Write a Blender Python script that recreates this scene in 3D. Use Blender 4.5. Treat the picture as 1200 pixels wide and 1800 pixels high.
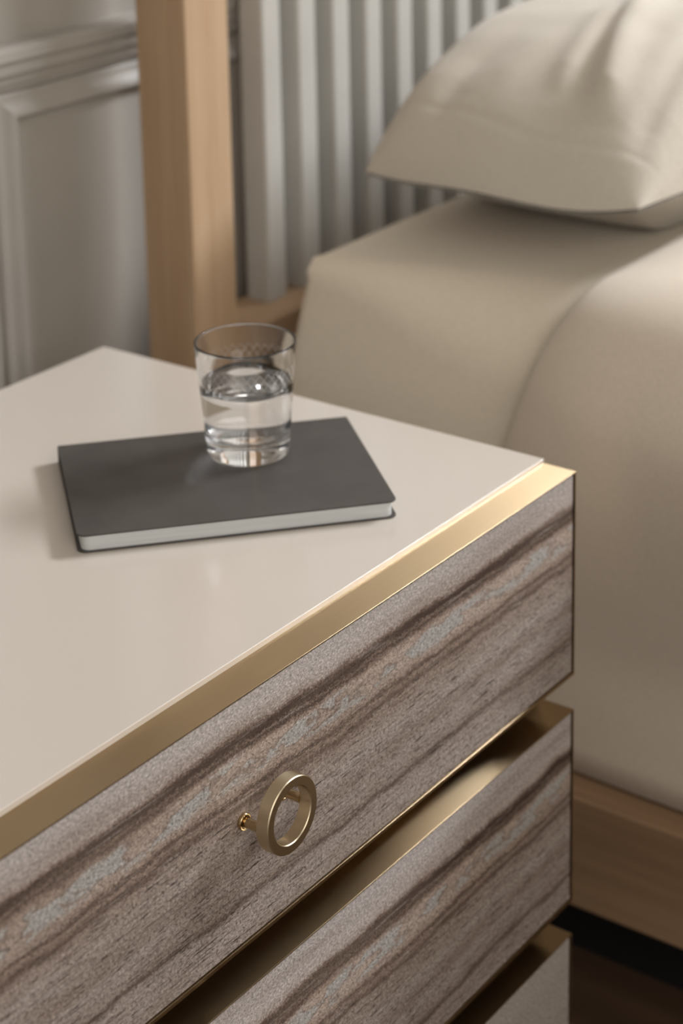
import bpy, bmesh, math, random
from math import pi, sin, cos, radians, sqrt
from mathutils import Vector, Matrix, Euler, noise

random.seed(7)
scene = bpy.context.scene
for o in list(bpy.data.objects):
    bpy.data.objects.remove(o)

# ------------------------------------------------------------------ camera
FPX, CX, CY = 3496.78, 597.69, 199.97          # calibrated on a 1200x1800 frame
cam_d = bpy.data.cameras.new('camera')
cam = bpy.data.objects.new('camera', cam_d)
scene.collection.objects.link(cam)
cam.location = (-1.13716, -0.64385, 0.56514)
cam.rotation_euler = Euler((1.3399, 0.0192, -0.9374), 'XYZ')
cam_d.sensor_fit = 'VERTICAL'
cam_d.sensor_height = 36.0
cam_d.sensor_width = 24.0
cam_d.lens = FPX * 36.0 / 1800.0
cam_d.shift_x = (600.0 - CX) / 1800.0
cam_d.shift_y = -(900.0 - CY) / 1800.0
cam_d.clip_start = 0.01
cam_d.dof.use_dof = True
cam_d.dof.focus_distance = 1.15
cam_d.dof.aperture_fstop = 6.3
scene.camera = cam
scene.cycles.sample_clamp_indirect = 0.0
scene.cycles.blur_glossy = 0.2
scene.cycles.diffuse_bounces = 3
scene.cycles.caustics_refractive = True
scene.cycles.caustics_reflective = True

# ------------------------------------------------------------------ light
world = bpy.data.worlds.new('world')
scene.world = world
world.use_nodes = True
bg = world.node_tree.nodes['Background']
bg.inputs['Color'].default_value = (0.9, 0.95, 1.0, 1)
bg.inputs['Strength'].default_value = 0.2

LD = Vector((0.736, -0.359, 0.574)).normalized()
AIM = Vector((-0.1, 0.2, 0.0))
kl = bpy.data.lights.new('window_light', 'AREA')
kl.shape = 'RECTANGLE'
kl.size = 1.13
kl.size_y = 0.5
kl.energy = 99
kl.color = (0.94, 0.965, 1.0)
key = bpy.data.objects.new('window_light', kl)
scene.collection.objects.link(key)
key.location = AIM + LD * 3.2
key.rotation_euler = (-LD).to_track_quat('-Z', 'Y').to_euler()
# large unseen fill lamp, added on the camera's side to lift the shade
FD = Vector((-0.45, -0.78, 0.42)).normalized()
fl_d = bpy.data.lights.new('side_fill_light', 'AREA')
fl_d.shape = 'RECTANGLE'
fl_d.size = 1.8
fl_d.size_y = 1.5
fl_d.energy = 27
fl_d.color = (1.0, 0.96, 0.90)
fill = bpy.data.objects.new('side_fill_light', fl_d)
scene.collection.objects.link(fill)
fill.location = AIM + FD * 2.9
fill.rotation_euler = (-FD).to_track_quat('-Z', 'Y').to_euler()

scene.view_settings.view_transform = 'Standard'
scene.view_settings.look = 'None'
scene.view_settings.gamma = 1.0
scene.view_settings.use_curve_mapping = False
scene.view_settings.exposure = 0.0

# ------------------------------------------------------------------ node helpers
class NT:
    def __init__(self, name):
        self.m = bpy.data.materials.new(name)
        self.m.use_nodes = True
        self.t = self.m.node_tree
        self.b = self.t.nodes['Principled BSDF']
    def n(self, typ, ins=None, **props):
        nd = self.t.nodes.new(typ)
        for k, v in props.items():
            setattr(nd, k, v)
        for k, v in (ins or {}).items():
            s = nd.inputs[k]
            if isinstance(v, bpy.types.NodeSocket):
                self.t.links.new(v, s)
            else:
                s.default_value = v
        return nd
    def link(self, a, b):
        self.t.links.new(a, b)
    def math(self, op, a, b=0.0, c=0.0, clamp=False):
        nd = self.n('ShaderNodeMath', {0: a, 1: b, 2: c}, operation=op)
        nd.use_clamp = clamp
        return nd.outputs[0]
    def mix(self, f, a, b, blend='MIX'):
        nd = self.n('ShaderNodeMix', data_type='RGBA', blend_type=blend)
        for i, v in ((0, f), (6, a), (7, b)):
            if isinstance(v, bpy.types.NodeSocket):
                self.t.links.new(v, nd.inputs[i])
            else:
                nd.inputs[i].default_value = v if i == 0 else (*v, 1) if len(v) == 3 else v
        return nd.outputs[2]
    def noise(self, vec, scale, detail=3, rough=0.55, dist=0.0):
        return self.n('ShaderNodeTexNoise', {'Vector': vec, 'Scale': scale, 'Detail': detail,
                      'Roughness': rough, 'Distortion': dist}).outputs['Fac']
    def coords(self, scale=(1, 1, 1), loc=(0, 0, 0)):
        tc = self.n('ShaderNodeTexCoord')
        mp = self.n('ShaderNodeMapping', {'Vector': tc.outputs['Object'], 'Scale': scale, 'Location': loc})
        return mp.outputs[0]
    def ramp(self, fac, stops, interp='LINEAR'):
        nd = self.n('ShaderNodeValToRGB', {'Fac': fac})
        r = nd.color_ramp
        r.interpolation = interp
        while len(r.elements) < len(stops):
            r.elements.new(0.5)
        for e, (p, c) in zip(r.elements, stops):
            e.position = p
            e.color = (*c, 1) if len(c) == 3 else c
        return nd.outputs['Color']
    def smooth(self, v, lo, hi, a=0.0, b=1.0):
        nd = self.n('ShaderNodeMapRange', {'Value': v, 'From Min': lo, 'From Max': hi, 'To Min': a, 'To Max': b})
        nd.interpolation_type = 'SMOOTHSTEP'
        return nd.outputs[0]
    def bump(self, h, strength, dist, normal=None):
        ins = {'Height': h, 'Strength': strength, 'Distance': dist}
        if normal is not None:
            ins['Normal'] = normal
        return self.n('ShaderNodeBump', ins).outputs[0]
    def set(self, **kw):
        for k, v in kw.items():
            k = k.replace('_', ' ')
            s = self.b.inputs[k]
            if isinstance(v, bpy.types.NodeSocket):
                self.t.links.new(v, s)
            elif isinstance(v, tuple) and len(v) == 3 and s.type == 'RGBA':
                s.default_value = (*v, 1)
            else:
                s.default_value = v
        return self.m

# ------------------------------------------------------------------ materials
def mat_lacquer():
    t = NT('cream_lacquer')
    n = t.noise(t.coords(), 60, 2)
    return t.set(Base_Color=(0.64, 0.575, 0.51), Roughness=t.smooth(n, 0.3, 0.7, 0.16, 0.22), Specular_IOR_Level=0.5,
                 Coat_Weight=0.1, Coat_Roughness=0.08)

def mat_brass(name, rough=0.29, aniso=0.80, col=(0.42, 0.315, 0.195), brushed=True):
    """brushed metal: a glossy lobe drawn out across the brush lines, which run along x"""
    t = NT(name)
    n = t.noise(t.coords((14, 1400, 1400)), 1.0, 3, 0.6)
    big = t.noise(t.coords(), 35, 3)
    colr = t.mix(t.smooth(n, 0.3, 0.7, 0.0, 0.35), col, tuple(v * 0.88 for v in col))
    if brushed:
        geo = t.n('ShaderNodeNewGeometry')
        x = t.n('ShaderNodeCombineXYZ', {0: 1.0, 1: -0.045, 2: 0.0}).outputs[0]
        g = t.n('ShaderNodeBsdfAnisotropic', {'Color': colr, 'Roughness': rough, 'Anisotropy': aniso, 'Tangent': x,
                'Normal': t.bump(n, 0.03, 0.0001)}, distribution='BECKMANN')
        out = [q for q in t.t.nodes if q.type == 'OUTPUT_MATERIAL'][0]
        t.link(g.outputs[0], out.inputs['Surface'])
        t.t.nodes.remove(t.b)
    else:
        t.set(Base_Color=colr, Metallic=1.0, Roughness=t.smooth(big, 0.3, 0.7, rough - 0.02, rough + 0.02), Anisotropic=aniso)
    return t.m

def mat_stone(name, seed, shift=0.0, bands=1.0, H=0.156):
    """layered quartzite: level beds along x, broken up by dashes and crystalline grain"""
    t = NT(name)
    tc = t.n('ShaderNodeTexCoord').outputs['Object']
    def crd(sx, sz, s=0.0):
        return t.n('ShaderNodeMapping', {'Vector': tc, 'Scale': (sx, 1.0, sz), 'Location': (seed * 3.1 + s, seed + s, seed * 1.7 + s)}).outputs[0]
    sep = t.n('ShaderNodeSeparateXYZ', {'Vector': tc})
    z = t.math('MULTIPLY', sep.outputs[2], -1.0 / H)
    def off(v, amp):
        return t.math('MULTIPLY', t.math('SUBTRACT', v, 0.5), amp)
    tt = t.math('ADD', z, off(t.noise(crd(6, 7), 1.0, 2), 0.10))
    tt = t.math('ADD', tt, off(t.noise(crd(34, 70, 3), 1.0, 3), 0.06))
    tt = t.math('ADD', tt, off(t.noise(crd(300, 520, 5), 1.0, 3, 0.75), 0.06))
    tt = t.math('ADD', tt, off(t.noise(crd(800, 1100, 7), 1.0, 2, 0.7), 0.045))
    tt = t.math('ADD', tt, shift)
    stops = [(0.0, (0.455, 0.41, 0.39)), (0.08, (0.48, 0.43, 0.405)), (0.132, (0.43, 0.365, 0.33)), (0.150, (0.20, 0.14, 0.112)),
             (0.164, (0.062, 0.039, 0.030)), (0.192, (0.055, 0.035, 0.027)), (0.203, (0.22, 0.16, 0.125)), (0.213, (0.05, 0.032, 0.025)),
             (0.234, (0.28, 0.205, 0.165)), (0.25, (0.43, 0.34, 0.285)), (0.33, (0.42, 0.34, 0.29)), (0.372, (0.32, 0.24, 0.195)),
             (0.388, (0.085, 0.056, 0.043)), (0.406, (0.31, 0.235, 0.19)), (0.436, (0.11, 0.074, 0.058)),
             (0.460, (0.32, 0.255, 0.215)), (0.58, (0.375, 0.32, 0.285)), (0.655, (0.265, 0.21, 0.178)),
             (0.70, (0.37, 0.315, 0.285)), (0.79, (0.29, 0.235, 0.202)), (0.812, (0.10, 0.068, 0.053)),
             (0.835, (0.33, 0.275, 0.24)), (1.0, (0.39, 0.335, 0.305))]
    base = t.ramp(tt, stops)
    if bands < 1.0:
        base = t.mix(bands, (0.42, 0.375, 0.34), base)
    # broad warm / grey drift between the beds
    dr = t.noise(crd(5, 55, 31), 1.0, 3, 0.6)
    base = t.mix(t.smooth(dr, 0.42, 0.70, 0.0, 0.5 * max(bands, 0.3)), base, (0.245, 0.185, 0.145))
    # blue-grey lenses below the dark seam
    band = t.math('MULTIPLY', t.smooth(tt, 0.235, 0.26), t.smooth(tt, 0.325, 0.355, 1.0, 0.0))
    ln = t.noise(crd(30, 85, 9), 1.0, 2, 0.5, 0.5)
    lens = t.smooth(ln, 0.50, 0.545)
    rim = t.math('MULTIPLY', t.smooth(ln, 0.455, 0.495), t.smooth(ln, 0.505, 0.54, 1.0, 0.0))
    base = t.mix(t.math('MULTIPLY', t.math('MULTIPLY', band, rim), 0.5 * bands), base, (0.16, 0.12, 0.10))
    base = t.mix(t.math('MULTIPLY', t.math('MULTIPLY', band, lens), 0.75 * bands), base, (0.385, 0.39, 0.38))
    low = t.smooth(tt, 0.33, 0.46, 0.10, 1.0 if bands >= 1.0 else 0.15)
    # thin beds and dashes along x
    sA = t.noise(crd(30, 560, 12), 1.0, 4, 0.7)
    base = t.mix(t.math('MULTIPLY', t.smooth(sA, 0.52, 0.64, 0.0, 0.62), low), base, (0.115, 0.075, 0.057))
    sB = t.noise(crd(48, 640, 17), 1.0, 3, 0.6)
    base = t.mix(t.math('MULTIPLY', t.smooth(sB, 0.58, 0.65, 0.0, 0.95), low), base, (0.04, 0.030, 0.027))
    sC = t.noise(crd(18, 420, 14), 1.0, 3, 0.6)
    base = t.mix(t.smooth(sC, 0.56, 0.68, 0.0, 0.38), base, (0.44, 0.40, 0.375))
    # crystalline grain
    g1 = t.noise(crd(560, 800, 21), 1.0, 3, 0.8)
    g2 = t.noise(crd(330, 470, 25), 1.0, 3, 0.8)
    gf = t.math('MULTIPLY', t.smooth(g1, 0.36, 0.64, 0.74, 1.42), t.smooth(g2, 0.36, 0.64, 0.82, 1.24))
    gc = t.n('ShaderNodeCombineXYZ', {0: gf, 1: gf, 2: gf}).outputs[0]
    base = t.mix(1.0, base, gc, 'MULTIPLY')
    g3 = t.noise(crd(330, 560, 29), 1.0, 3, 0.75)
    base = t.mix(t.math('MULTIPLY', t.smooth(g3, 0.56, 0.62, 0.0, 0.8), t.smooth(tt, 0.1, 0.4, 0.35, 1.0)), base, (0.085, 0.056, 0.042))
    hgt = t.math('ADD', t.math('MULTIPLY', g1, 0.5), t.math('ADD', t.math('MULTIPLY', g2, 0.4), t.math('MULTIPLY', sA, -0.5)))
    return t.set(Base_Color=base, Roughness=t.smooth(g2, 0.3, 0.7, 0.5, 0.62), Specular_IOR_Level=0.4,
                 Normal=t.bump(hgt, 0.25, 0.0006))

def mat_wood(name, axis, c1=(0.585, 0.41, 0.262), c2=(0.47, 0.305, 0.18), rough=0.5, s=1.0):
    t = NT(name)
    long = 3.0 * s
    sc = [120 * s, 120 * s, 120 * s]
    sc[axis] = long
    wv = t.noise(t.coords(tuple(sc)), 1.0, 4, 0.6, 0.3)
    sc2 = [22 * s] * 3
    sc2[axis] = 1.2 * s
    w2 = t.noise(t.coords(tuple(sc2), (2, 5, 1)), 1.0, 3, 0.5, 0.6)
    sc3 = [700 * s] * 3
    sc3[axis] = 24 * s
    w3 = t.noise(t.coords(tuple(sc3), (7, 1, 3)), 1.0, 2, 0.5)
    f = t.math('ADD', t.math('MULTIPLY', wv, 0.45), t.math('ADD', t.math('MULTIPLY', w2, 0.4), t.math('MULTIPLY', w3, 0.15)))
    col = t.mix(t.smooth(f, 0.36, 0.62), c1, c2)
    return t.set(Base_Color=col, Roughness=rough, Normal=t.bump(w3, 0.12, 0.0005))

def mat_paint(name, col, rough=0.55, var=0.05, bs=0.04):
    t = NT(name)
    n = t.noise(t.coords(), 9, 3)
    n2 = t.noise(t.coords(), 350, 2)
    c = t.mix(t.smooth(n, 0.3, 0.7, 0.0, 1.0), col, tuple(v * (1 - var) for v in col))
    return t.set(Base_Color=c, Roughness=rough, Normal=t.bump(n2, bs, 0.001))

def mat_fabric(name, col, rough=0.85, weave=1500, wrinkle=0.0, sheen=0.25):
    t = NT(name)
    c0 = t.coords()
    a = t.noise(t.coords((weave, weave * 0.15, weave)), 1.0, 1)
    b = t.noise(t.coords((weave * 0.15, weave, weave * 0.15)), 1.0, 1)
    w = t.math('ADD', a, b)
    c = t.mix(t.smooth(w, 0.7, 1.3), tuple(v * 0.93 for v in col), tuple(min(1, v * 1.05) for v in col))
    nrm = t.bump(w, 0.15, 0.0004)
    if wrinkle:
        n = t.noise(t.n('ShaderNodeMapping', {'Vector': c0, 'Scale': (9, 5, 9)}).outputs[0], 1.0, 3, 0.5, 0.8)
        nrm = t.bump(n, wrinkle, 0.02, nrm)
    return t.set(Base_Color=c, Roughness=rough, Sheen_Weight=sheen, Sheen_Roughness=0.5, Specular_IOR_Level=0.25, Normal=nrm)

def mat_cover():
    t = NT('charcoal_cover')
    n = t.noise(t.coords(), 900, 3, 0.6)
    b = t.noise(t.coords((30, 30, 30)), 1.0, 3)
    c = t.mix(t.smooth(b, 0.3, 0.7), (0.060, 0.053, 0.048), (0.075, 0.067, 0.060))
    return t.set(Base_Color=c, Roughness=0.5, Specular_IOR_Level=0.45, Normal=t.bump(n, 0.18, 0.0003))

def mat_pages():
    t = NT('paper_edges')
    n = t.noise(t.coords((8, 8, 2600)), 1.0, 2, 0.6)
    c = t.mix(t.smooth(n, 0.3, 0.7), (0.66, 0.67, 0.67), (0.55, 0.56, 0.56))
    return t.set(Base_Color=c, Roughness=0.8, Normal=t.bump(n, 0.25, 0.0004))

def mat_glass(name, ior, col=(1, 1, 1), rough=0.0):
    t = NT(name)
    n = t.noise(t.coords(), 30, 1)
    return t.set(Base_Color=t.mix(n, col, tuple(v * 0.998 for v in col)), Roughness=rough, IOR=ior, Transmission_Weight=1.0)

M_LAC = mat_lacquer()
M_BRASS = mat_brass('brushed_brass')
M_BRASS_P = mat_brass('turned_brass', 0.16, 0.0, (0.56, 0.42, 0.24), False)
M_RING = mat_brass('satin_brass', 0.46, 0.2, (0.74, 0.63, 0.45))
M_STONE = [mat_stone('layered_stone_a', 1.0), mat_stone('layered_stone_b', 5.0, -0.045), mat_stone('layered_stone_c', 9.0, 0.0, 0.05)]
M_OAK_Z = mat_wood('oak_upright', 2)
M_OAK_Y = mat_wood('oak_rail_shaded', 1, (0.36, 0.23, 0.135), (0.26, 0.16, 0.09))  # same oak as the posts, darkened to put low shade in its colour
M_OAK_X = mat_wood('oak_crossrail', 0)
M_FLOOR = mat_wood('dark_oak_floor', 1, (0.14, 0.082, 0.05), (0.085, 0.05, 0.03), 0.4, 0.5)
M_WALL = mat_paint('warm_grey_wall', (0.42, 0.39, 0.35))
M_CEIL = mat_paint('white_ceiling', (0.75, 0.73, 0.70))
M_SLAT = mat_paint('pale_grey_slat', (0.55, 0.53, 0.49), 0.5)
M_BLACK = mat_paint('black_plinth', (0.010, 0.010, 0.011), 0.7)
M_DARK = mat_paint('gap_shade_dark', (0.035, 0.026, 0.017), 0.5)  # dark tone puts the shade of the drawer gaps into the colour
M_SHEET = mat_fabric('beige_sheet', (0.76, 0.675, 0.55))
M_BLANKET = mat_fabric('taupe_blanket', (0.72, 0.625, 0.515))
M_PILLOW = mat_fabric('cream_pillowcase', (0.575, 0.52, 0.44), 0.8, 1600, 0.12)
M_COVER = mat_cover()
M_PAGES = mat_pages()
M_GLASS = mat_glass('clear_glass', 1.5)
M_WATER = mat_glass('water', 1.33)
M_ETCH = mat_paint('frosted_etching', (0.85, 0.84, 0.81), 0.6)
M_ETCH.node_tree.nodes['Principled BSDF'].inputs['Alpha'].default_value = 0.7

# ------------------------------------------------------------------ mesh helpers
def link(o):
    scene.collection.objects.link(o)
    return o

def tag(o, label=None, cat=None, group=None, kind=None):
    if label: o['label'] = label
    if cat: o['category'] = cat
    if group: o['group'] = group
    if kind: o['kind'] = kind
    return o

def empty(name, loc):
    o = link(bpy.data.objects.new(name, None))
    o.location = loc
    o.empty_display_size = 0.05
    return o

def mk(name, bm, mat, parent=None, org=(0, 0, 0), smooth=False, bevel=0.0, seg=2, loc=None):
    """bm in world coordinates; the mesh is stored relative to org."""
    bmesh.ops.recalc_face_normals(bm, faces=bm.faces)
    bmesh.ops.translate(bm, verts=bm.verts, vec=-Vector(org))
    me = bpy.data.meshes.new(name)
    bm.to_mesh(me)
    bm.free()
    me.materials.append(mat)
    if smooth:
        for p in me.polygons:
            p.use_smooth = True
    o = link(bpy.data.objects.new(name, me))
    if parent is None:
        o.location = org
    else:
        o.parent = parent
    if loc is not None:
        o.location = loc
    if bevel:
        b = o.modifiers.new('bevel', 'BEVEL')
        b.width = bevel
        b.segments = seg
        b.limit_method = 'ANGLE'
        b.angle_limit = radians(40)
        w = o.modifiers.new('wn', 'WEIGHTED_NORMAL')
        w.keep_sharp = False
        for p in me.polygons:
            p.use_smooth = True
    return o

def box(bm, x0, x1, y0, y1, z0, z1):
    v = [bm.verts.new((x, y, z)) for z in (z0, z1) for y in (y0, y1) for x in (x0, x1)]
    for f in ((0, 1, 3, 2), (4, 6, 7, 5), (0, 4, 5, 1), (2, 3, 7, 6), (0, 2, 6, 4), (1, 5, 7, 3)):
        bm.faces.new([v[i] for i in f])
    return bm

def B(*a):
    return box(bmesh.new(), *a)

def extrude_poly(bm, pts, z0, z1):
    a = [bm.verts.new((x, y, z0)) for x, y in pts]
    b = [bm.verts.new((x, y, z1)) for x, y in pts]
    n = len(pts)
    bm.faces.new(a[::-1])
    bm.faces.new(b)
    for i in range(n):
        bm.faces.new((a[i], a[(i + 1) % n], b[(i + 1) % n], b[i]))
    return bm

def lathe(bm, prof, seg=96, frame=None, close=False):
    """prof: (r, z) list; frame: Matrix mapping the z axis and origin."""
    rings = []
    for r, z in prof:
        if r < 1e-7:
            rings.append([bm.verts.new((0, 0, z))])
        else:
            rings.append([bm.verts.new((r * cos(2 * pi * i / seg), r * sin(2 * pi * i / seg), z)) for i in range(seg)])
    pairs = list(zip(rings, rings[1:]))
    if close:
        pairs.append((rings[-1], rings[0]))
    for a, b in pairs:
        for i in range(seg):
            j = (i + 1) % seg
            if len(a) == 1 and len(b) == 1:
                continue
            if len(a) == 1:
                bm.faces.new((a[0], b[i], b[j]))
            elif len(b) == 1:
                bm.faces.new((a[i], b[0], a[j]))
            else:
                bm.faces.new((a[i], b[i], b[j], a[j]))
    if frame is not None:
        bmesh.ops.transform(bm, matrix=frame, verts=bm.verts)
    return bm

def prism_x(bm, prof, x0, x1):
    """profile (y, z) extruded along x."""
    a = [bm.verts.new((x0, y, z)) for y, z in prof]
    b = [bm.verts.new((x1, y, z)) for y, z in prof]
    n = len(prof)
    bm.faces.new(a)
    bm.faces.new(b[::-1])
    for i in range(n):
        bm.faces.new((a[i], b[i], b[(i + 1) % n], a[(i + 1) % n]))
    return bm

# ------------------------------------------------------------------ setting
FZ = -0.58
YW = 0.577
fl = mk('floor', B(-2.2, 3.2, -2.6, YW + 0.1, FZ - 0.05, FZ), M_FLOOR)
tag(fl, 'dark brown oak floor beneath the bed', kind='structure')

wall = mk('wall_back', B(-2.2, 3.2, YW, YW + 0.1, FZ, 2.0), M_WALL)
tag(wall, 'warm grey panelled wall behind the headboard', kind='structure')

for nm, dims, lab in (('wall_left', (-2.3, -2.2, -2.6, YW + 0.1, FZ, 2.0), 'plain warm grey wall on the nightstand side'),
                      ('wall_right', (3.2, 3.3, -2.6, YW + 0.1, FZ, 2.0), 'plain warm grey wall beyond the bed'),
                      ('wall_front', (-2.2, 3.2, -2.7, -2.6, FZ, 2.0), 'plain warm grey wall facing the headboard')):
    tag(mk(nm, B(*dims), M_WALL), lab, kind='structure')

tag(mk('ceiling', B(-2.3, 3.3, -2.7, YW + 0.1, 2.0, 2.1), M_CEIL), 'plain white ceiling', kind='structure')

# picture-frame moulding on the wall, mitred: one length per side
def moulding(name, p0, p1, inward):
    """p0, p1: outer corners (x, z); inward: unit (x, z) towards the panel."""
    prof = [(0.0, 0.0), (0.0, 0.003), (0.003, 0.0045), (0.007, 0.0045), (0.010, 0.0055), (0.016, 0.009), (0.020, 0.010), (0.023, 0.0085), (0.0245, 0.005), (0.0245, 0.0)]
    bm = bmesh.new()
    d = Vector((p1[0] - p0[0], p1[1] - p0[1])).normalized()
    ends = []
    for p, s in ((p0, 1), (p1, -1)):
        ends.append([bm.verts.new((p[0] + inward[0] * w + d.x * s * w, YW - h, p[1] + inward[1] * w + d.y * s * w)) for w, h in prof])
    n = len(prof)
    for i in range(n):
        bm.faces.new((ends[0][i], ends[0][(i + 1) % n], ends[1][(i + 1) % n], ends[1][i]))
    bm.faces.new(ends[0])
    bm.faces.new(ends[1][::-1])
    return mk(name, bm, M_WALL, wall)

def panel(x0, x1, z0, z1):
    c = [(x0, z0), (x1, z0), (x1, z1), (x0, z1)]
    for i, inn in enumerate(((0, 1), (-1, 0), (0, -1), (1, 0))):
        moulding('panel_moulding', c[i], c[(i + 1) % 4], inn)
panel(0.0105, 1.25, -0.42, 0.1985)
panel(-1.3, -0.10, -0.42, 0.1985)

rail_prof = [(YW, 0.2430), (YW - 0.014, 0.2410), (YW - 0.019, 0.2370), (YW - 0.019, 0.2290), (YW - 0.016, 0.2250), (YW - 0.015, 0.2170),
             (YW - 0.011, 0.2110), (YW - 0.0105, 0.2075), (YW - 0.007, 0.2055), (YW - 0.006, 0.2010), (YW - 0.003, 0.1995), (YW, 0.1990)]
tr = mk('trim_1', prism_x(bmesh.new(), rail_prof, -2.2, 3.2), M_WALL)
tag(tr, 'painted dado rail running along the grey wall', kind='structure')
bprof = [(YW, FZ), (YW - 0.018, FZ), (YW - 0.018, FZ + 0.09), (YW - 0.012, FZ + 0.10), (YW - 0.010, FZ + 0.115), (YW - 0.004, FZ + 0.12), (YW, FZ + 0.12)]
bb = mk('baseboard_back', prism_x(bmesh.new(), bprof, -2.2, 3.2), M_WALL)
tag(bb, 'painted baseboard along the foot of the wall', kind='structure')

# ------------------------------------------------------------------ bed frame
XB, YH = 0.15, 0.4765
bed = empty('bed_frame', (XB, YH, FZ))
tag(bed, 'light oak bed frame with tall post and pale slatted headboard', 'bed')
BO = (XB, YH, FZ)
PW = 0.0585
def part(name, bm, mat, bevel=0.0, smooth=False, parent=bed, org=BO):
    return mk(name, bm, mat, parent, org, smooth, bevel)
POST_TOP = 0.62
post = part('post', B(XB, XB + PW, YH, YH + 0.0575, FZ, POST_TOP), M_OAK_Z, 0.0015)
tag(post, 'square light oak headboard post')
part('post', B(XB + 1.6 - PW, XB + 1.6, YH, YH + 0.0575, FZ, POST_TOP), M_OAK_Z, 0.0015)
part('headboard_rail', B(XB + PW, XB + 1.6 - PW, YH + 0.012, YH + 0.080, -0.125, -0.061), M_OAK_X, 0.0015)
part('headboard_rail', B(XB + PW, XB + 1.6 - PW, YH + 0.012, YH + 0.080, POST_TOP - 0.07, POST_TOP - 0.002), M_OAK_X, 0.0015)
# slats: deep upright fins
sl = bmesh.new()
SW, SP, SX = 0.0285, 0.0562, 0.3110
box(sl, SX, SX + SW, 0.520, 0.5490, -0.062, POST_TOP - 0.069)
first = part('slat', sl, M_SLAT, 0.003)
k = 1
while SX + k * SP + SW < XB + 1.6 - PW - 0.03:
    c = first.copy()
    link(c)
    c.parent = bed
    c.location = (k * SP, 0, 0)
    k += 1
part('side_rail', B(XB, XB + 0.06, -1.62, YH, -0.4655, -0.363), M_OAK_Y, 0.003)
part('side_rail', B(XB + 1.54, XB + 1.6, -1.62, YH, -0.4655, -0.363), M_OAK_Y, 0.003)
pl = part('plinth', B(0.245, 1.50, -1.5, 0.40, FZ, -0.42), M_BLACK)
tag(pl, 'black recessed base under the bed')
part('base_panel', B(XB + 0.06, XB + 1.54, -1.60, 0.42, -0.42, -0.3635), M_OAK_X)

# ------------------------------------------------------------------ mattress
MX0, MX1, MY0, MY1, MZ0, MZ1 = 0.200, 1.70, -1.55, 0.392, -0.3625, 0.038
def rounded_slab(x0, x1, y0, y1, z0, z1, r, n=8, nx=26, ny=34, nz=10, fn=None):
    bm = bmesh.new()
    def ax(a, b, cnt, ea=0, eb=0):
        pts = [a + r * (1 - cos(pi / 2 * i / n)) for i in range(n)]
        lo, hi = a + r, b - r
        if ea:
            pts += [lo + 0.10 * i / 14 for i in range(14)]
            lo += 0.10
        tail = []
        if eb:
            tail = [hi - 0.10 + 0.10 * i / 14 for i in range(1, 15)]
            hi -= 0.10
        pts += [lo + (hi - lo) * i / cnt for i in range(cnt + 1)] + tail
        return pts + [b - r * (1 - cos(pi / 2 * i / n)) for i in range(n - 1, -1, -1)]
    X, Y, Z = ax(x0, x1, nx, 1), ax(y0, y1, ny, 0, 1), ax(z0, z1, nz, 0, 1)
    cache = {}
    def V(x, y, z):
        kkey = (round(x, 6), round(y, 6), round(z, 6))
        if kkey not in cache:
            c = Vector((min(max(x, x0 + r), x1 - r), min(max(y, y0 + r), y1 - r), min(max(z, z0 + r), z1 - r)))
            d = Vector((x, y, z)) - c
            p = c + d.normalized() * r if d.length > 1e-9 else Vector((x, y, z))
            if fn: p = fn(p, (x, y, z))
            cache[kkey] = bm.verts.new(p)
        return cache[kkey]
    def grid(A, Bq, f):
        for i in range(len(A) - 1):
            for j in range(len(Bq) - 1):
                bm.faces.new((f(A[i], Bq[j]), f(A[i + 1], Bq[j]), f(A[i + 1], Bq[j + 1]), f(A[i], Bq[j + 1])))
    grid(X, Y, lambda a, b: V(a, b, z1)); grid(X, Y, lambda a, b: V(a, b, z0))
    grid(X, Z, lambda a, b: V(a, y0, b)); grid(X, Z, lambda a, b: V(a, y1, b))
    grid(Y, Z, lambda a, b: V(x0, a, b)); grid(Y, Z, lambda a, b: V(x1, a, b))
    return bm
def soft(p, raw):
    q = p.copy()
    # the long side edge is softly rounded, crisper at the head end
    f = min(max((0.385 - p.y) / 0.22, 0), 1)
    Rr = 0.02 + 0.062 * f * f * (3 - 2 * f)
    a, b = MX0 + Rr - raw[0], raw[2] - (MZ1 - Rr)
    if a > 0 and b > 0:
        l = sqrt(a * a + b * b)
        m = max(a, b)
        q.x = MX0 + Rr - a / l * m
        q.z = MZ1 - Rr + b / l * m
    n = noise.noise(Vector((p.x * 5, p.y * 4, p.z * 6)))
    q.z += 0.003 * n * (1 if p.z > 0 else 0)
    # sides swell a little at mid height, more at the foot of the head end
    h = (p.z - MZ0) / (MZ1 - MZ0)
    s = sin(pi * min(max(h, 0), 1))
    if p.x < 0.3: q.x -= 0.006 * s
    if p.y > 0.3: q.y += 0.030 * sin(pi * min(max(h * 1.05, 0), 1)) 
    return q
mt = mk('mattress', rounded_slab(MX0, MX1, MY0, MY1, MZ0, MZ1, 0.013, n=5, ny=60, fn=soft), M_SHEET, None, (MX0, 0, MZ0), True)
tag(mt, 'thick mattress in a smooth beige fitted sheet on the oak bed', 'mattress')

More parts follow.
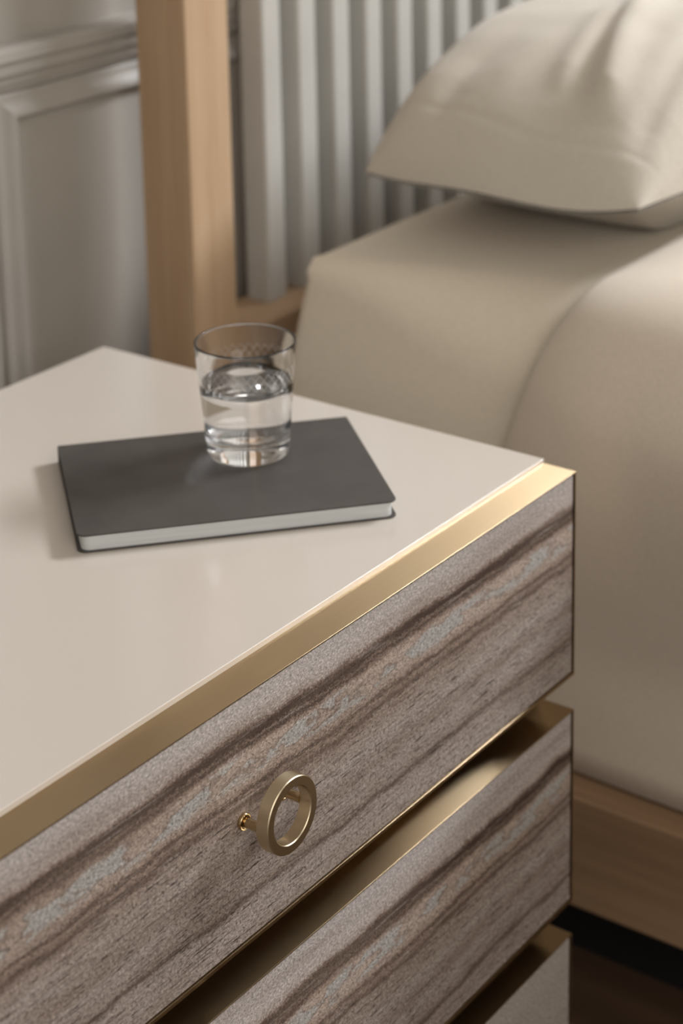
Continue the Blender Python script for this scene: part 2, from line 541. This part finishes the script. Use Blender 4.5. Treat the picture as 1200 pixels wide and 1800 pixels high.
# ------------------------------------------------------------------ blanket: drawn over the mattress from the seam towards the foot
def blanket():
    bm = bmesh.new()
    R, G = 0.085, 0.011
    xs, zt = MX0 - G - 0.004, MZ1 + G
    path = []
    for i in range(31):
        path.append((1.25 - (1.25 - xs - R) * i / 30, zt, 0.0))
    for i in range(1, 17):
        a = pi / 2 * i / 16
        path.append((xs + R - R * sin(a), zt - R + R * cos(a), a))
    for i in range(1, 15):
        path.append((xs + 0.002 * i / 14, zt - R - (zt - R + 0.359) * i / 14, pi / 2))
    rows = []
    NV = 60
    for x, z, a in path:
        row = []
        drop = max(0.0, zt - z)
        ye = 0.121 + 0.42 * drop * (1 if drop < 0.14 else 0.14 / drop) + 0.012 * noise.noise(Vector((x * 4, z * 4, 2)))
        for j in range(NV + 1):
            v = j / NV
            y = ye - (ye + 1.5) * v ** 1.6
            # puffs up a little away from the hem, most along the shoulder
            puff = (1 - math.exp(-((ye - y) / 0.09) ** 0.9))
            n1 = noise.noise(Vector((x * 5.5, y * 4.5, z * 5.5)))
            off = puff * (0.036 + 0.048 * sin(a) ** 1.5 + 0.010 * n1) * (1.0 if z > -0.03 else max(0.15, 1 - (-0.03 - z) / 0.26))
            nx, nz = -sin(a), cos(a)
            row.append(bm.verts.new((x + nx * off, y, z + nz * off)))
        rows.append(row)
    for i in range(len(rows) - 1):
        for j in range(NV):
            bm.faces.new((rows[i][j], rows[i + 1][j], rows[i + 1][j + 1], rows[i][j + 1]))
    o = mk('blanket', bm, M_BLANKET, None, (0.3, 0, MZ1), True)
    s = o.modifiers.new('solid', 'SOLIDIFY')
    s.thickness = 0.008
    s.offset = -1
    return o
bl = blanket()
tag(bl, 'taupe blanket with an edge seam drawn over the mattress and down its side', 'blanket')

# ------------------------------------------------------------------ pillow
def pillow():
    bm = bmesh.new()
    XH, XE = 0.262, 0.92           # hem end, far end
    YC = 0.235
    ZC, ZB = 0.108, MZ1 + 0.002
    NX, NY = 170, 72
    def surf(u, v, top):
        # u: 0 at the hem .. 1 at the far end;  v: -1 towards the foot .. +1 towards the headboard
        d = u * (XE - XH)
        hb = 0.134 + 0.020 * min(1, d / 0.18)            # half width in y
        rc = 1 - 0.10 * max(0, 1 - d / 0.05) * 0
        y = YC + v * hb * rc
        x = XH + d + 0.018 * (v * v) * (1 if v < 0 else 0.2)
        fv = max(0.0, 1 - abs(v) ** 5.5) ** 0.44
        if top:
            q = min(1.0, d / 0.30)
            fu = (1 - (1 - q) ** 2.6) ** (0.54 + 0.26 * min(1.0, max(0.0, (0.8 - v) / 0.9)))
            fe = max(0.0, min(1.0, (XE - x) / 0.16)) ** 0.5
            ex = min(1.0, max(0.0, (d - 0.30) / 0.2))
            z = ZC + (0.130 * fu + 0.03 * ex * ex * (3 - 2 * ex)) * fe * fv
        else:
            e = max(0.0, d - 0.065)
            fu = 1 - math.exp(-(e / 0.055) ** 1.5)
            fe = max(0.0, min(1.0, (XE - x) / 0.16)) ** 0.5
            z = ZC - 0.0025 - (ZC - 0.0025 - ZB) * min(1.0, fu * fe * (fv ** 0.7) * 1.05 * min(1.0, max(0.0, (y - 0.10) / 0.055)))
        # the hem droops and waves a little
        droop = math.exp(-d / 0.05)
        z += droop * (-0.007 * (1 - v * v) + 0.003 * sin(v * 4.0 + 1))
        p = Vector((x, y, z))
        if top:
            amp = (1 - math.exp(-d / 0.05)) * fv
            n = noise.noise(Vector((x * 9, y * 11, 4)))
            n2 = noise.noise(Vector((x * 20 + y * 10, y * 22 - x * 6, 9)))
            p.z += amp * (0.005 * n + 0.002 * n2)
            p.z -= 0.0008 * math.exp(-((d - 0.036 - 0.002 * sin(v * 3)) / 0.0028) ** 2) * min(1, fv * 1.5)
            # creases fanning from the hem seam
            for (yc, sl_, wd, am, d0, d1) in CREASE:
                t_ = y - (yc + sl_ * d)
                win = max(0.0, min(1.0, (d - d0) / 0.03)) * max(0.0, min(1.0, (d1 - d) / 0.05))
                p.z += am * math.exp(-(t_ / wd) ** 2) * win
        return p
    CREASE = [(0.145, 0.30, 0.016, 0.014, 0.05, 0.30), (0.118, 0.10, 0.010, -0.006, 0.03, 0.25), (0.205, 0.12, 0.012, 0.005, 0.07, 0.24),
              (0.275, -0.10, 0.016, 0.003, 0.05, 0.18), (0.320, -0.20, 0.013, -0.004, 0.02, 0.14), (0.178, 0.2, 0.010, -0.004, 0.06, 0.24)]
    for top in (True, False):
        rows = []
        for i in range(NX + 1):
            u = (i / NX) ** 1.35
            rows.append([bm.verts.new(surf(u, -1 + 2 * sin(pi / 2 * (j / NY)) ** 2 if 0 else -cos(pi * j / NY), top)) for j in range(NY + 1)])
        for i in range(NX):
            for j in range(NY):
                bm.faces.new((rows[i][j], rows[i + 1][j], rows[i + 1][j + 1], rows[i][j + 1]))
    bmesh.ops.remove_doubles(bm, verts=bm.verts, dist=0.0012)
    o = mk('pillow', bm, M_PILLOW, None, (0.5, YC, ZB), True)
    return o
pil = pillow()
tag(pil, 'plump cream cotton pillow with a flat open hem lying by the headboard', 'pillow')

# ------------------------------------------------------------------ nightstand
W, D = 0.71, 0.448
DH, DG = 0.1563, 0.0276
NS = (-W / 2, D / 2, FZ)
ns = empty('nightstand', NS)
tag(ns, 'cream lacquered nightstand with brass-framed striped stone drawers', 'nightstand')
top = mk('top', B(-W, 0, 0.0257, D, -0.018, 0.0035), M_LAC, ns, NS, bevel=0.0007, seg=3)
tag(top, 'glossy cream lacquer top')
mk('body', B(-W + 0.001, -0.001, 0.030, D - 0.001, -0.535, -0.018), M_LAC, ns, NS, bevel=0.001)
fp = mk('gap_shade_panel', B(-W + 0.002, -0.002, 0.0285, 0.0305, -0.534, -0.0185), M_DARK, ns, NS)  # thin dark sheet over the lacquer body, painted as shade behind the drawers
tag(fp, 'dark panel with painted shade in the gaps between the drawers')
mk('base', B(-W + 0.04, -0.04, 0.06, D - 0.04, FZ, -0.535), M_BLACK, ns, NS)

def tray():
    bm = bmesh.new()
    th, tb, ts, dp = 0.0009, 0.0026, 0.0011, 0.0285
    box(bm, -W, 0, 0, dp, -th, 0)
    box(bm, -W, 0, 0, dp, -DH, -DH + tb)
    box(bm, -ts, 0, 0, dp, -DH + tb, -th)
    box(bm, -W, -W + ts, 0, dp, -DH + tb, -th)
    box(bm, -W + ts, -ts, 0.022, 0.024, -DH + tb, -th)
    return bm
RX, RZ, RY = -0.3548, -0.0748, -0.0211
FR = Matrix.Translation((RX, 0, RZ)) @ Matrix.Rotation(pi / 2, 4, 'X')      # lathe z -> -y (towards the room)
def drawer(i):
    z0 = -(DH + DG) * i
    loc = (-NS[0], -NS[1], z0 - NS[2])
    t = mk('drawer', tray(), M_BRASS, ns, (0, 0, 0), bevel=0.0002, loc=loc)
    s = mk('stone_front', B(-W + 0.0030, -0.0030, 0.0007, 0.0215, -DH + 0.0036, -0.0018), M_STONE[i], t, (0, 0, 0), bevel=0.0003)
    tag(s, ('grey-brown striped stone drawer front with a dark seam', 'shaded striped stone drawer front', 'plain pale stone drawer front')[i])
    ro, ri, w = 0.0228, 0.0168, 0.0085
    y1 = -RY
    prof = [(ro - 0.0005, y1), (ro, y1 - 0.0005), (ro, y1 - w + 0.0004), (ro - 0.0004, y1 - w), (ri + 0.0004, y1 - w), (ri, y1 - w + 0.0004), (ri, y1 - 0.0005), (ri + 0.0005, y1)]
    rg = mk('ring_pull', lathe(bmesh.new(), prof, 96, FR, True), M_RING, t, (0, 0, 0), True, bevel=0.0)
    for p in rg.data.polygons: p.use_smooth = True
    es = rg.modifiers.new('es', 'EDGE_SPLIT'); es.split_angle = radians(30)
    for sx in (-1, 1):
        F2 = Matrix.Translation((RX + sx * 0.0182, 0, RZ - 0.0015)) @ Matrix.Rotation(pi / 2, 4, 'X')
        pst = mk('pull_post', lathe(bmesh.new(), [(0, -0.001), (0.0029, -0.001), (0.0029, y1 - w + 0.0002), (0, y1 - w + 0.0002)], 32, F2), M_BRASS_P, t, (0, 0, 0), True)
        es = pst.modifiers.new('es', 'EDGE_SPLIT'); es.split_angle = radians(35)
        ros = mk('rosette', lathe(bmesh.new(), [(0.0031, -0.0006), (0.0048, -0.0006), (0.0051, -0.0002), (0.0051, 0.0014), (0.0047, 0.0018), (0.0040, 0.0017), (0.0037, 0.0010), (0.0031, 0.0008)], 40, F2, True), M_BRASS_P, t, (0, 0, 0), True)
        es = ros.modifiers.new('es', 'EDGE_SPLIT'); es.split_angle = radians(50)
for i in range(3):
    drawer(i)

# ------------------------------------------------------------------ notebook
ZT = 0.0035
NB0, NBA, NBL, NBW, NBT = Vector((-0.2971, 0.1942)), -0.7182, 0.2107, 0.1528, 0.0124
NO = (NB0.x, NB0.y, ZT)
def nb_poly(x0, x1, y0, y1, r_near, r_far, n=8):
    pts = []
    for cx, cy, r, a0 in ((x0, y0, r_near, pi), (x1, y0, r_near, 1.5 * pi), (x1, y1, r_far, 0), (x0, y1, r_far, 0.5 * pi)):
        ccx = cx + r if cx == x0 else cx - r
        ccy = cy + r if cy == y0 else cy - r
        for i in range(n + 1):
            a = a0 + pi / 2 * i / n
            pts.append((ccx + r * cos(a), ccy + r * sin(a)))
    ca, sa = cos(NBA), sin(NBA)
    return [(NB0.x + x * ca - y * sa, NB0.y + x * sa + y * ca) for x, y in pts]
nb = empty('notebook', NO)
tag(nb, 'closed charcoal notebook lying on the cream nightstand under the glass', 'notebook')
fc = mk('front_cover', extrude_poly(bmesh.new(), nb_poly(0, NBL, 0, NBW, 0.006, 0.001), ZT + NBT - 0.0013, ZT + NBT), M_COVER, nb, NO, bevel=0.0004)
bc = mk('back_cover', extrude_poly(bmesh.new(), nb_poly(0, NBL, 0, NBW, 0.006, 0.001), ZT, ZT + 0.0012), M_COVER, nb, NO, bevel=0.0004)
pg = mk('page_block', extrude_poly(bmesh.new(), nb_poly(0.0025, NBL - 0.0028, 0.0012, NBW - 0.001, 0.006, 0.0008), ZT + 0.0012, ZT + NBT - 0.0013), M_PAGES, nb, NO)
tag(pg, 'white page edges')
sp = mk('spine', extrude_poly(bmesh.new(), nb_poly(0.0, NBL, NBW - 0.001, NBW, 0.0004, 0.0004), ZT + 0.0006, ZT + NBT - 0.0006), M_COVER, nb, NO)

# ------------------------------------------------------------------ tumbler
GC = Vector((-0.1300, 0.1885, ZT + NBT + 0.0001))
def orad(z): return 0.0287 + (0.0357 - 0.0287) * (z / 0.083) ** 1.0
def irad(z): return orad(z) - (0.0017 + 0.0006 * max(0, 1 - (z - 0.016) / 0.03))
prof = [(0, 0.0010), (0.0200, 0.0008), (0.0245, 0.0), (0.0266, 0.0002), (0.0280, 0.0010), (0.0286, 0.0024)]
prof += [(orad(z), z) for z in (0.005, 0.010, 0.0155)]
prof += [(orad(0.0165) - 0.00012, 0.0165)]
prof += [(orad(z), z) for z in (0.0175, 0.03, 0.045, 0.06, 0.072, 0.0815)]
prof += [(orad(0.083) - 0.00085 + 0.00085 * cos(pi * i / 8), 0.0822 + 0.00085 * sin(pi * i / 8)) for i in range(1, 8)]
inner = [(irad(z), z) for z in (0.0815, 0.072, 0.06, 0.045, 0.03, 0.022)]
inner += [(irad(0.019) - 0.0006, 0.019), (irad(0.0165) - 0.0018, 0.0166), (0.0235, 0.0153), (0.0195, 0.0147), (0.010, 0.0143), (0, 0.0142)]
gl = mk('drinking_glass', lathe(bmesh.new(), prof + inner, 128, Matrix.Translation(GC)), M_GLASS, None, GC, True)
tag(gl, 'clear thick-based tumbler half full of water standing on the notebook', 'glass')
e = 0.00012
wz = 0.0530
wp = [(0, 0.0142 - e), (0.010, 0.0143 - e), (0.0195, 0.0147 - e), (0.0235 + e / 2, 0.0153 - e), (irad(0.0165) - 0.0018 + e, 0.0166 - e / 2), (irad(0.019) - 0.0006 + e, 0.019),
      (irad(0.022) + e, 0.022), (irad(0.03) + e, 0.03), (irad(0.045) + e, 0.045), (irad(wz) + e, wz + 0.0009), (irad(wz) - 0.0006, wz + 0.0004), (irad(wz) - 0.0016, wz + 0.0001), (irad(wz) - 0.004, wz), (0, wz)]
wt = mk('water', lathe(bmesh.new(), wp, 128, Matrix.Translation(GC)), M_WATER, None, GC, True)
tag(wt, 'still clear water filling the lower part of the tumbler', 'water')
# etched lattice band
def etch():
    bm = bmesh.new()
    z0, z1, N, hw = 0.0570, 0.0685, 36, 0.00013
    for k in range(N):
        for s in (-1, 1):
            a0 = 2 * pi * k / N
            span = s * 2 * pi / N * 1.5
            prev = None
            for i in range(9):
                f = i / 8
                z = z0 + (z1 - z0) * f
                a = a0 + span * f
                r = orad(z) + 0.00004
                pr_ = []
                for q in (-1, 1):
                    aa = a + q * hw / r * 1.0
                    pr_.append(bm.verts.new((GC.x + r * cos(aa), GC.y + r * sin(aa), GC.z + z - q * s * hw * 0.6)))
                if prev: bm.faces.new((prev[0], prev[1], pr_[1], pr_[0]))
                prev = pr_
    return bm
et = mk('etched_band', etch(), M_ETCH, gl, GC)
tag(et, 'fine etched diamond lattice')
